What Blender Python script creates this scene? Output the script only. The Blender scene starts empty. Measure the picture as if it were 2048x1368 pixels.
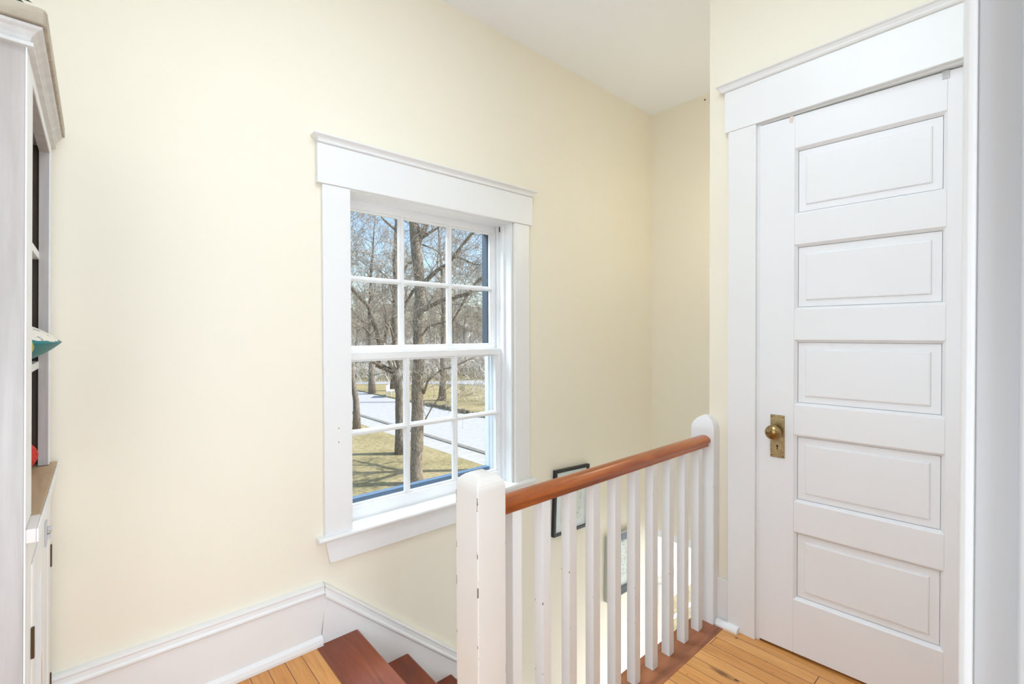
import bpy, bmesh, math, random
from mathutils import Vector, Matrix
random.seed(7)
S = bpy.context.scene
COL = S.collection
PI = math.pi

# ------------------------------------------------------------------ materials
def lin(r, g, b):
    f = lambda c: (c/255/12.92) if c/255 <= 0.04045 else ((c/255+0.055)/1.055)**2.4
    return (f(r), f(g), f(b), 1.0)

class M:
    """small wrapper round a material node tree"""
    def __init__(s, name, rough=0.5, color=(.8, .8, .8, 1), metallic=0.0, spec=0.5):
        s.m = bpy.data.materials.new(name); s.m.use_nodes = True
        s.t = s.m.node_tree; s.n = s.t.nodes
        s.b = s.n['Principled BSDF']
        s.b.inputs['Base Color'].default_value = color
        s.b.inputs['Roughness'].default_value = rough
        s.b.inputs['Metallic'].default_value = metallic
        s.b.inputs['Specular IOR Level'].default_value = spec
    def node(s, kind, **kw):
        x = s.n.new(kind)
        for k, v in kw.items():
            setattr(x, k, v)
        return x
    def link(s, a, b): s.t.links.new(a, b)
    def set(s, sock, v):
        if isinstance(v, bpy.types.NodeSocket): s.link(v, sock)
        else: sock.default_value = v
    def math(s, op, a, b=None, c=None):
        x = s.node('ShaderNodeMath', operation=op)
        s.set(x.inputs[0], a)
        if b is not None: s.set(x.inputs[1], b)
        if c is not None: s.set(x.inputs[2], c)
        return x.outputs[0]
    def coord(s, which='Object'):
        return s.node('ShaderNodeTexCoord').outputs[which]
    def sep(s, v):
        x = s.node('ShaderNodeSeparateXYZ'); s.link(v, x.inputs[0]); return x.outputs
    def comb(s, a, b, c):
        x = s.node('ShaderNodeCombineXYZ')
        for i, q in enumerate((a, b, c)): s.set(x.inputs[i], q)
        return x.outputs[0]
    def scale(s, v, sc):
        x = s.node('ShaderNodeVectorMath', operation='MULTIPLY'); s.link(v, x.inputs[0]); x.inputs[1].default_value = sc
        return x.outputs[0]
    def noise(s, v, scale=5, detail=3, rough=.5, distort=0.0):
        x = s.node('ShaderNodeTexNoise'); s.link(v, x.inputs['Vector'])
        x.inputs['Scale'].default_value = scale; x.inputs['Detail'].default_value = detail
        x.inputs['Roughness'].default_value = rough; x.inputs['Distortion'].default_value = distort
        return x.outputs['Fac']
    def ramp(s, fac, stops):
        x = s.node('ShaderNodeValToRGB'); s.link(fac, x.inputs[0]); e = x.color_ramp.elements
        while len(e) < len(stops): e.new(.5)
        for i, (p, c) in enumerate(stops): e[i].position = p; e[i].color = c
        return x.outputs[0]
    def mix(s, fac, a, b):
        x = s.node('ShaderNodeMix', data_type='RGBA')
        s.set(x.inputs[0], fac); s.set(x.inputs[6], a); s.set(x.inputs[7], b)
        return x.outputs[2]
    def base(s, c): s.set(s.b.inputs['Base Color'], c)
    def bump(s, h, strength=.1, dist=.002):
        x = s.node('ShaderNodeBump'); s.link(h, x.inputs['Height'])
        x.inputs['Strength'].default_value = strength; x.inputs['Distance'].default_value = dist
        s.link(x.outputs[0], s.b.inputs['Normal'])

def paint(name, col, rough, bump=.04, var=.03, scale=6):
    m = M(name, rough, col)
    c = m.coord()
    n = m.noise(c, scale, 4, .6)
    d = tuple(x*(1-var) for x in col[:3])+(1,)
    m.base(m.mix(n, col, d))
    m.bump(m.noise(c, 160, 2), bump, .001)
    return m.m

WHITE = lin(238, 238, 238)
mat = {}
mat['trim'] = paint('white_gloss_paint', WHITE, .34)
mat['jamb'] = paint('shaded_white_paint', lin(186, 184, 182), .45)  # white lining, shade put into the colour; the bead is its lit copy
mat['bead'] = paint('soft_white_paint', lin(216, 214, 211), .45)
mat['door'] = paint('white_door_paint', lin(238, 238, 240), .38)
mat['wall'] = paint('cream_wall_paint', lin(242, 235, 218), .7, .06, .02, 2)
mat['wallw'] = paint('off_white_wall_paint', lin(240, 238, 232), .7, .05, .02, 2)
mat['ceil'] = paint('white_ceiling_paint', lin(243, 246, 250), .8, .05, .02, 3)
mat['ext'] = paint('exterior_white_paint', lin(225, 228, 232), .6)
mat['stormsill'] = paint('sky_tinted_white_paint', lin(84, 104, 126), .5)  # white sill coloured blue-grey for the sky it reflects
mat['storm'] = paint('blue_grey_frame_paint', lin(62, 72, 84), .5)

# chipped white paint for posts: dark flecks along the vertical arrises
def chipped(name, half, col=WHITE, wear=.70):
    m = M(name, .42, col)
    c = m.coord(); x, y, z = m.sep(c)
    ax = m.math('ABSOLUTE', x); ay = m.math('ABSOLUTE', y)
    e = m.math('MULTIPLY', m.math('GREATER_THAN', ax, half-.0022), m.math('GREATER_THAN', ay, half-.0022))
    info = m.node('ShaderNodeObjectInfo').outputs['Random']
    v = m.comb(m.math('MULTIPLY', info, 37.0), m.math('MULTIPLY', x, 3.0), z)
    n = m.noise(v, 42, 2, .6)
    chip = m.math('MULTIPLY', e, m.math('GREATER_THAN', n, wear))
    v2 = m.scale(c, (1, 1, .5))
    spot = m.math('GREATER_THAN', m.noise(v2, 70, 1, .4), .83)
    chip = m.math('MAXIMUM', chip, spot)
    shade = m.mix(m.noise(c, 9, 4, .6), col, tuple(q*.93 for q in col[:3])+(1,))
    m.base(m.mix(chip, shade, lin(105, 92, 84)))
    m.bump(m.noise(c, 60, 3), .08, .001)
    return m.m
mat['newel'] = chipped('chipped_white_paint_newel', .045)
mat['newelworn'] = chipped('worn_off_white_paint_newel', .045, lin(224, 218, 211), .635)
mat['baluster'] = chipped('chipped_white_paint_baluster', .0165)

# strip-wood floor: narrow boards running along Y
def floor_mat():
    m = M('strip_pine_floor', .32)
    x, y, z = m.sep(m.coord())
    u = m.math('DIVIDE', m.math('SUBTRACT', x, .047), .0583)
    idx = m.math('FLOOR', u); fr = m.math('FRACT', u)
    wn = m.node('ShaderNodeTexWhiteNoise', noise_dimensions='1D'); m.link(idx, wn.inputs['W'])
    rnd = wn.outputs['Value']
    yj = m.math('DIVIDE', m.math('ADD', y, m.math('MULTIPLY', rnd, 9.0)), 1.35)
    jidx = m.math('FLOOR', yj); jfr = m.math('FRACT', yj)
    wn2 = m.node('ShaderNodeTexWhiteNoise', noise_dimensions='2D')
    m.link(m.comb(idx, jidx, 0.0), wn2.inputs['Vector'])
    r2 = wn2.outputs['Value']
    edge = m.math('MINIMUM', fr, m.math('SUBTRACT', 1.0, fr))
    seam = m.math('LESS_THAN', edge, .016)
    je = m.math('LESS_THAN', m.math('MINIMUM', jfr, m.math('SUBTRACT', 1.0, jfr)), .0009)
    seam = m.math('MAXIMUM', seam, je)
    g = m.comb(m.math('ADD', m.math('MULTIPLY', x, 26.0), m.math('MULTIPLY', r2, 90.0)), m.math('MULTIPLY', y, 1.6), 0.0)
    grain = m.noise(g, 3.0, 5, .6, .6)
    body = m.ramp(grain, [(.28, lin(188, 122, 58)), (.5, lin(216, 150, 78)), (.75, lin(230, 174, 106))])
    tint = m.mix(r2, lin(196, 128, 62), lin(230, 172, 106))
    col = m.mix(.45, body, tint)
    # dark knot stain in one board
    kx = m.math('DIVIDE', m.math('SUBTRACT', x, 1.671), .017)
    ky = m.math('DIVIDE', m.math('SUBTRACT', y, .765), .055)
    d = m.math('SQRT', m.math('ADD', m.math('MULTIPLY', kx, kx), m.math('MULTIPLY', ky, ky)))
    d = m.math('ADD', d, m.math('MULTIPLY', m.math('SUBTRACT', grain, .5), 2.2))
    k = m.ramp(d, [(.25, (.8, .8, .8, 1)), (.95, (0, 0, 0, 1))])
    col = m.mix(k, col, lin(78, 44, 24))
    spots = m.noise(m.comb(m.math('MULTIPLY', x, 2.0), y, 3.0), 30, 0)
    col = m.mix(m.math('GREATER_THAN', spots, .83), col, lin(110, 62, 28))
    m.base(m.mix(seam, col, lin(62, 30, 12)))
    m.bump(m.math('SUBTRACT', m.math('MULTIPLY', grain, .15), seam), .3, .0015)
    return m.m
mat['floor'] = floor_mat()

def wood(name, dark, midc, light, axis, rough=.3, scale=3.0, stretch=18.0, coat=0.0):
    m = M(name, rough)
    c = m.coord()
    sc = [stretch]*3; sc[axis] = 1.2
    g = m.scale(c, tuple(sc))
    n = m.noise(g, scale, 5, .6, .8)
    m.base(m.ramp(n, [(.25, dark), (.5, midc), (.75, light)]))
    m.b.inputs['Coat Weight'].default_value = coat
    m.b.inputs['Coat Roughness'].default_value = .2
    m.bump(n, .08, .001)
    return m.m
mat['tread'] = wood('red_brown_tread_varnish', lin(92, 34, 12), lin(126, 54, 22), lin(148, 70, 32), 1, .34, 2.2, 9, .1)
mat['border'] = wood('brown_border_board', lin(122, 70, 42), lin(150, 90, 56), lin(170, 108, 70), 0, .38, 2.5, 12, .1)
mat['rail'] = wood('varnished_handrail_wood', lin(122, 54, 12), lin(164, 82, 24), lin(196, 114, 44), 0, .3, 2.0, 14, .25)
def counter():
    m = M('bare_pine_counter_with_painted_end', .55)
    c = m.coord(); x, y, z = m.sep(c)
    n = m.noise(m.scale(c, (10, 1.2, 10)), 2.5, 5, .6, .8)
    col = m.ramp(n, [(.25, lin(160, 130, 98)), (.5, lin(190, 160, 126)), (.75, lin(206, 180, 148))])
    m.base(m.mix(m.math('LESS_THAN', m.math('ADD', y, m.math('MULTIPLY', n, .02)), .105), col, lin(214, 204, 198)))
    return m.m
mat['counter'] = counter()
mat['darkwood'] = wood('dark_brown_shelf_wood', lin(48, 34, 20), lin(66, 48, 28), lin(84, 62, 38), 2, .6, 2.5, 10)
mat['topboard'] = wood('worn_beige_board', lin(150, 136, 118), lin(178, 166, 148), lin(196, 186, 170), 0, .55, 3, 8)

def whitewash(name, a, b, knot):
    m = M(name, .55)
    c = m.coord()
    n = m.noise(m.scale(c, (14, 14, 1.0)), 2.2, 5, .65, .4)
    col = m.ramp(n, [(.3, a), (.7, b)])
    k = m.noise(m.scale(c, (3.2, 3.2, 1.2)), 3.0, 1)
    col = m.mix(m.math('MULTIPLY', m.math('GREATER_THAN', k, .74), .7), col, knot)
    m.base(col); m.bump(n, .12, .001)
    return m.m
mat['wash'] = whitewash('whitewashed_grey_wood', lin(166, 158, 153), lin(188, 181, 177), lin(150, 132, 114))
mat['washpale'] = whitewash('pale_whitewash', lin(198, 196, 194), lin(216, 214, 212), lin(190, 176, 160))
mat['washfront'] = whitewash('worn_white_front_paint', lin(226, 226, 226), lin(240, 240, 240), lin(190, 150, 112))

def brass():
    m = M('aged_brass', .38, metallic=1.0)
    c = m.coord()
    n = m.noise(c, 60, 4, .6)
    m.base(m.ramp(n, [(.3, lin(150, 132, 96)), (.6, lin(182, 164, 122)), (.8, lin(196, 170, 118))]))
    m.set(m.b.inputs['Roughness'], m.math('MULTIPLY_ADD', n, .25, .26))
    return m.m
mat['brass'] = brass()
def knobm():
    m = M('polished_bronze_knob', .24, metallic=1.0)
    n = m.noise(m.coord(), 45, 3, .6)
    m.base(m.ramp(n, [(.35, lin(138, 108, 66)), (.65, lin(184, 158, 112))]))
    return m.m
mat['knob'] = knobm()
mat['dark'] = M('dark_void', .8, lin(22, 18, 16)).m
mat['iron'] = M('dark_hinge_iron', .5, lin(86, 70, 50), .7).m
mat['pink'] = paint('pale_pink_metal', lin(226, 208, 198), .4)
mat['grey'] = paint('grey_metal', lin(198, 198, 200), .35)
mat['black'] = paint('black_frame_lacquer', lin(34, 38, 40), .35)
mat['silver'] = paint('pale_silver_frame', lin(190, 192, 186), .4)
mat['charcoal'] = paint('charcoal_frame_face', lin(74, 82, 86), .45)
mat['leaf'] = paint('dark_green_leaf', lin(60, 92, 66), .5, .05, .5, 30)
mat['basket'] = paint('grey_woven_pot', lin(120, 118, 108), .8, .3, .3, 60)

def sketch(name, seed):
    m = M(name, .6)
    c = m.scale(m.coord(), (1, .0, 1))
    x = m.node('ShaderNodeVectorMath', operation='ADD'); m.link(c, x.inputs[0]); x.inputs[1].default_value = (seed, 0, seed)
    n = m.noise(x.outputs[0], 22, 4, .6, .5)
    line = m.math('LESS_THAN', m.math('ABSOLUTE', m.math('SUBTRACT', n, .5)), .012)
    mask = m.math('GREATER_THAN', m.noise(x.outputs[0], 9, 1), .46)
    m.base(m.mix(m.math('MULTIPLY', line, mask), lin(236, 236, 232), lin(150, 146, 140)))
    return m.m
mat['print'] = sketch('pencil_sketch_print', 1.3)
mat['print2'] = sketch('pencil_sketch_print_pale', 4.1)

def pouch_mat():
    m = M('teal_and_white_printed_fabric', .55)
    x, y, z = m.sep(m.coord())
    wob = m.noise(m.coord(), 22, 2)
    zz = m.math('ADD', z, m.math('MULTIPLY', m.math('SUBTRACT', wob, .5), .02))
    low = m.math('LESS_THAN', zz, .013)
    teal = m.mix(m.noise(m.coord(), 16, 3), lin(0, 96, 102), lin(8, 124, 126))
    v = m.noise(m.scale(m.coord(), (60, 60, 26)), 1.0, 2)
    white = m.mix(m.math('GREATER_THAN', v, .62), lin(236, 228, 216), lin(120, 132, 136))
    col = m.mix(low, white, teal)
    # round badge with a yellow-green ring on the near half
    ex = m.math('DIVIDE', x, .070); ez = m.math('DIVIDE', m.math('ADD', z, -.002), .036)
    d = m.math('SQRT', m.math('ADD', m.math('MULTIPLY', ex, ex), m.math('MULTIPLY', ez, ez)))
    ring = m.math('MULTIPLY', m.math('GREATER_THAN', d, 1.0), m.math('LESS_THAN', d, 1.08))
    disk = m.math('LESS_THAN', d, 1.0)
    col = m.mix(disk, col, lin(132, 158, 170))
    col = m.mix(ring, col, lin(196, 188, 96))
    m.base(col)
    m.bump(m.noise(m.coord(), 40, 3), .25, .004)
    return m.m
mat['pouch'] = pouch_mat()
def redm():
    m = M('red_wool', .9)
    n = m.noise(m.coord(), 120, 3)
    m.base(m.ramp(n, [(.3, lin(170, 36, 26)), (.7, lin(216, 66, 48))]))
    m.bump(n, .8, .004)
    return m.m
mat['red'] = redm()

def glass():
    m = bpy.data.materials.new('window_glass'); m.use_nodes = True
    t = m.node_tree; t.nodes.clear()
    o = t.nodes.new('ShaderNodeOutputMaterial'); mx = t.nodes.new('ShaderNodeMixShader')
    tr = t.nodes.new('ShaderNodeBsdfTransparent'); gl = t.nodes.new('ShaderNodeBsdfGlossy')
    tr.inputs[0].default_value = (.97, .985, .98, 1); gl.inputs['Roughness'].default_value = .02
    lw = t.nodes.new('ShaderNodeLayerWeight'); lw.inputs['Blend'].default_value = .5
    pw = t.nodes.new('ShaderNodeMath'); pw.operation = 'POWER'; t.links.new(lw.outputs['Facing'], pw.inputs[0]); pw.inputs[1].default_value = 5
    ad = t.nodes.new('ShaderNodeMath'); ad.operation = 'MULTIPLY_ADD'; t.links.new(pw.outputs[0], ad.inputs[0]); ad.inputs[1].default_value = .5; ad.inputs[2].default_value = .02
    t.links.new(ad.outputs[0], mx.inputs[0]); t.links.new(tr.outputs[0], mx.inputs[1]); t.links.new(gl.outputs[0], mx.inputs[2])
    t.links.new(mx.outputs[0], o.inputs[0])
    return m
mat['glass'] = glass()

def lawn():
    m = M('dry_spring_lawn', .95, spec=.1)
    c = m.coord()
    n = m.noise(c, .55, 5, .65); n2 = m.noise(c, 7, 4, .7)
    a = m.ramp(n, [(.3, lin(122, 116, 78)), (.5, lin(170, 158, 114)), (.72, lin(194, 174, 142))])
    b = m.ramp(n2, [(.3, lin(120, 110, 76)), (.65, lin(210, 196, 158))])
    m.base(m.mix(.45, a, b)); m.bump(n2, .6, .06)
    return m.m
mat['lawn'] = lawn()
def asphalt(name, a, b):
    m = M(name, .9, spec=.2)
    n = m.noise(m.coord(), 3.0, 6, .7)
    m.base(m.ramp(n, [(.3, a), (.7, b)]))
    return m.m
mat['road'] = asphalt('pale_asphalt', lin(184, 184, 184), lin(204, 204, 203))  # mottled pale grey road surface
mat['walk'] = asphalt('concrete_path', lin(186, 186, 182), lin(206, 205, 200))
mat['kerb'] = asphalt('grey_kerb_stone', lin(130, 128, 122), lin(168, 164, 156))
mat['stone'] = asphalt('mossy_field_stone', lin(84, 80, 72), lin(140, 134, 122))
def bark(name, a, b, sc=6):
    m = M(name, .9, spec=.2)
    c = m.coord()
    n = m.noise(m.scale(c, (5, 5, .9)), sc, 5, .7, .3)
    m.base(m.ramp(n, [(.35, a), (.62, b)])); m.bump(n, .9, .03)
    return m.m
mat['bark'] = bark('ridged_brown_bark', lin(84, 74, 66), lin(186, 174, 158), 9)
mat['bark2'] = bark('grey_brown_bark', lin(82, 74, 68), lin(158, 148, 136))
mat['twig'] = bark('grey_twig_bark', lin(120, 110, 100), lin(206, 196, 184), 3)
mat['brush'] = bark('brown_brush_twigs', lin(204, 198, 192), lin(240, 236, 230), 3)

# ------------------------------------------------------------------ mesh tools
class MB:
    def __init__(s): s.v = []; s.f = []
    def add(s, vs, fs):
        o = len(s.v); s.v += [tuple(v) for v in vs]; s.f += [tuple(i+o for i in f) for f in fs]; return s
    def box(s, x0, x1, y0, y1, z0, z1):
        return s.add([(x0, y0, z0), (x1, y0, z0), (x1, y1, z0), (x0, y1, z0), (x0, y0, z1), (x1, y0, z1), (x1, y1, z1), (x0, y1, z1)],
                     [(0, 3, 2, 1), (4, 5, 6, 7), (0, 1, 5, 4), (1, 2, 6, 5), (2, 3, 7, 6), (3, 0, 4, 7)])
    def prism(s, prof, axis, a, b):
        """extrude a closed 2-D profile along axis (0,1,2); profile coords are the two other axes in order"""
        def p(q, t):
            l = list(q); l.insert(axis, t); return tuple(l)
        n = len(prof)
        vs = [p(q, a) for q in prof]+[p(q, b) for q in prof]
        fs = [tuple(range(n))[::-1], tuple(range(n, 2*n))]
        fs += [(i, (i+1) % n, n+(i+1) % n, n+i) for i in range(n)]
        return s.add(vs, fs)
    def tube(s, pts, radii, sides=6, cap=True):
        o = len(s.v); n = len(pts); up = Vector((.31, .17, .93)).normalized()
        P = [Vector(p) for p in pts]
        for i in range(n):
            d = (P[min(i+1, n-1)]-P[max(i-1, 0)])
            if d.length < 1e-9: d = Vector((0, 0, 1))
            d.normalize()
            a = d.cross(up)
            if a.length < 1e-3: a = d.cross(Vector((1, 0, 0)))
            a.normalize(); b = d.cross(a)
            r = radii[i]
            for k in range(sides):
                t = 2*PI*k/sides
                s.v.append(tuple(P[i]+a*(r*math.cos(t))+b*(r*math.sin(t))))
        for i in range(n-1):
            for k in range(sides):
                k2 = (k+1) % sides
                s.f.append((o+i*sides+k, o+i*sides+k2, o+(i+1)*sides+k2, o+(i+1)*sides+k))
        if cap:
            s.f.append(tuple(o+k for k in range(sides))[::-1]); s.f.append(tuple(o+(n-1)*sides+k for k in range(sides)))
        return s
    def rings(s, rings, close=True):
        """loft equal-length vertex rings"""
        o = len(s.v); n = len(rings[0])
        for r in rings: s.v += [tuple(q) for q in r]
        for i in range(len(rings)-1):
            for k in range(n):
                k2 = (k+1) % n
                s.f.append((o+i*n+k, o+i*n+k2, o+(i+1)*n+k2, o+(i+1)*n+k))
        if close:
            s.f.append(tuple(o+k for k in range(n))[::-1]); s.f.append(tuple(o+(len(rings)-1)*n+k for k in range(n)))
        return s
    def build(s, name, m, parent=None, bevel=0.0, smooth=False, origin=(0, 0, 0), seg=2):
        me = bpy.data.meshes.new(name)
        ox, oy, oz = origin
        me.from_pydata([(x-ox, y-oy, z-oz) for x, y, z in s.v], [], s.f)
        bm = bmesh.new(); bm.from_mesh(me); bmesh.ops.recalc_face_normals(bm, faces=bm.faces); bm.to_mesh(me); bm.free()
        me.materials.append(mat[m])
        if smooth: me.polygons.foreach_set('use_smooth', [True]*len(me.polygons))
        o = bpy.data.objects.new(name, me); COL.objects.link(o); o.location = origin
        if parent:
            o.parent = parent
        if bevel:
            b = o.modifiers.new('bevel', 'BEVEL'); b.width = bevel; b.segments = seg; b.limit_method = 'ANGLE'; b.angle_limit = .6
            b.harden_normals = False
        return o
def tag(o, label=None, cat=None, group=None, kind=None):
    if label: o['label'] = label
    if cat: o['category'] = cat
    if group: o['group'] = group
    if kind: o['kind'] = kind
    return o
def empty(name, loc=(0, 0, 0), rot=(0, 0, 0)):
    o = bpy.data.objects.new(name, None); COL.objects.link(o); o.location = loc; o.rotation_euler = rot
    o.empty_display_size = .1
    return o
def struct(o, label=None, cat=None): return tag(o, label, cat, None, 'structure')

# ------------------------------------------------------------------ room shell
CEIL = 2.797; WY = 1.905; DX = 1.97; FX = 3.0376; LOW = -2.87; SY = .957; HY = .034
W1 = (.782, 1.668, .40, 1.818)          # stair window opening x0 x1 z0 z1
W2 = (3.24, 4.05, -2.05, -.79)          # lower window opening
b = MB()
y0, y1 = WY, 2.105
g_ = .010
def hole(w): return (w[0]-g_, w[1]+g_, w[2], w[3]+g_)
h1, h2 = hole(W1), hole(W2)
b.box(-2.2, h1[0], y0, y1, -3.6, CEIL+.2)
b.box(h1[0], h1[1], y0, y1, h1[3], CEIL+.2); b.box(h1[0], h1[1], y0, y1, -3.6, h1[2])
b.box(h1[1], h2[0], y0, y1, -3.6, CEIL+.2)
b.box(h2[0], h2[1], y0, y1, h2[3], CEIL+.2); b.box(h2[0], h2[1], y0, y1, -3.6, h2[2])
b.box(h2[1], 5.4, y0, y1, -3.6, CEIL+.2)
struct(b.build('wall_front', 'wall'), 'cream painted wall holding the stair window', 'wall')
# door wall with the door opening
DO = (.085, .749, 2.036)
b = MB()
b.box(DX, 2.10, DO[1], SY, -.25, CEIL); b.box(DX, 2.10, HY, DO[0], 0, CEIL); b.box(DX, 2.10, DO[0], DO[1], DO[2], CEIL)
struct(b.build('wall_right', 'wall'), 'cream wall around the white panelled door', 'wall')
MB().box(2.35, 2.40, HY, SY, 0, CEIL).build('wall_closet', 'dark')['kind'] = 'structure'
struct(bpy.data.objects['wall_closet'], 'dark closet back behind the panelled door', 'wall')
struct(MB().box(2.10, FX, SY-.1, SY, -.25, CEIL).build('wall_stair', 'wallw'), 'hidden cream side wall of the stairwell', 'wall')
struct(MB().box(FX, FX+.1, SY-.1, WY, -.2, CEIL).build('wall_far', 'wall'), 'narrow yellow cream wall at the far end of the stairwell', 'wall')
struct(MB().box(-.53, -.43, HY, WY, 0, CEIL).build('wall_left', 'wallw'), 'cream wall behind the cupboard', 'wall')
# wall with the doorway the picture is taken through
b = MB(); b.box(-2.2, -.17, -.09, HY, 0, CEIL); b.box(.64, 3.2, -.09, HY, 0, CEIL); b.box(-.17, .64, -.09, HY, 2.06, CEIL)
struct(b.build('wall_back', 'wallw'), 'cream wall with the open doorway beside the camera', 'wall')
struct(MB().box(-2.2, 3.2, -3.3, -3.2, 0, CEIL).build('wall_bedroom', 'wallw'), 'cream wall of the room behind the doorway', 'wall')
struct(MB().box(-2.3, -2.2, -3.3, 2.1, 0, CEIL).build('wall_outer', 'wallw'), 'cream outer wall far left out of view', 'wall')
struct(MB().box(3.2, 3.3, -3.3, SY-.1, -.3, CEIL).build('wall_side', 'wallw'), 'cream outer wall far right out of view', 'wall')
# stairwell below the landing
struct(MB().box(.60, 5.4, .90, .999, LOW, -.03).build('wall_under', 'wallw'), 'cream wall below the landing edge', 'wall')
struct(MB().box(5.3, 5.4, .9, 1.905, LOW, -.2).build('wall_hall', 'wall'), 'cream wall at the foot of the stairs', 'wall')
struct(MB().box(FX, 5.4, .9, WY, -.25, -.2).build('ceiling_hall', 'ceil'), 'white ceiling over the foot of the stairs', 'ceiling')
struct(MB().box(.6, 5.4, .9, 2.105, LOW-.1, LOW).build('floor_hall', 'floor'), 'wooden floor at the foot of the stairs', 'floor')
struct(MB().box(-2.3, 5.4, -3.3, 2.105, CEIL, CEIL+.2).build('ceiling', 'ceil'), 'plain white ceiling', 'ceiling')
b = MB(); b.box(-2.3, .632, -3.3, WY, -.25, 0); b.box(.632, 3.3, -3.3, .876, -.25, 0)
b.box(.632, 2.1, .876, .9, -.25, -.022)
struct(b.build('floor', 'floor'), 'narrow orange brown strip wood floor of the landing', 'floor')
# dark border board along the stairwell edge
struct(MB().box(.803, 1.97, .876, 1.004, -.022, .0005).build('trim_1', 'border', bevel=.002), 'darker brown border board under the balusters', 'border board')

# baseboards: board + moulded cap + shoe
def cap_prof(f, top, bot, out=1):
    # (y,z) profile leaning out of face f towards -Y
    return [(WY, bot), (f-.004, bot), (f-.010, bot+.006), (f-.010, bot+.012), (f-.004, bot+.017), (f-.003, top-.012), (f-.006, top-.008), (f-.005, top-.002), (f+.004, top), (WY, top)]
BF = 1.884
r = empty('baseboard_front', (0, WY, 0)); struct(r, 'tall white baseboard along the window wall', 'baseboard')
def pb(mb, name, m, par, **k):
    o = mb.build(name, m, None, **k); o.parent = par; o.matrix_parent_inverse = par.matrix_basis.inverted(); return o
b = MB(); b.prism([(-.43, 0), (.650, 0), (.654, .05), (.664, .12), (.690, .192), (-.43, .192)], 1, BF, WY)
pb(b, 'board', 'trim', r)
b = MB(); b.prism(cap_prof(BF, .236, .193), 0, -.43, .666)
pb(b, 'cap_moulding', 'trim', r, bevel=.001)
b = MB(); b.prism([(BF, 0), (1.866, 0), (1.866, .012), (1.870, .026), (BF, .036)], 0, -.43, .656)
pb(b, 'shoe_moulding', 'trim', r, bevel=.0015)
r = empty('baseboard_right', (DX, .89, 0)); struct(r, 'short white baseboard stub between newel post and door casing', 'baseboard')
pb(MB().box(1.956, DX, .868, .918, 0, .188), 'board', 'trim', r, bevel=.002)
def shoe_right():
    m = MB(); prof = [(1.951, 0), (1.926, 0), (1.926, .008), (1.931, .017), (1.943, .023), (1.951, .024)]
    n = len(prof)
    m.add([(x, .822, z) for x, z in prof]+[(x, .912, z) for x, z in prof],
          [tuple(range(n)), tuple(range(n, 2*n))[::-1]]+[(i, (i+1) % n, n+(i+1) % n, n+i) for i in range(n)])
    return m
pb(shoe_right(), 'shoe_moulding', 'trim', r, bevel=.001)

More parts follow.
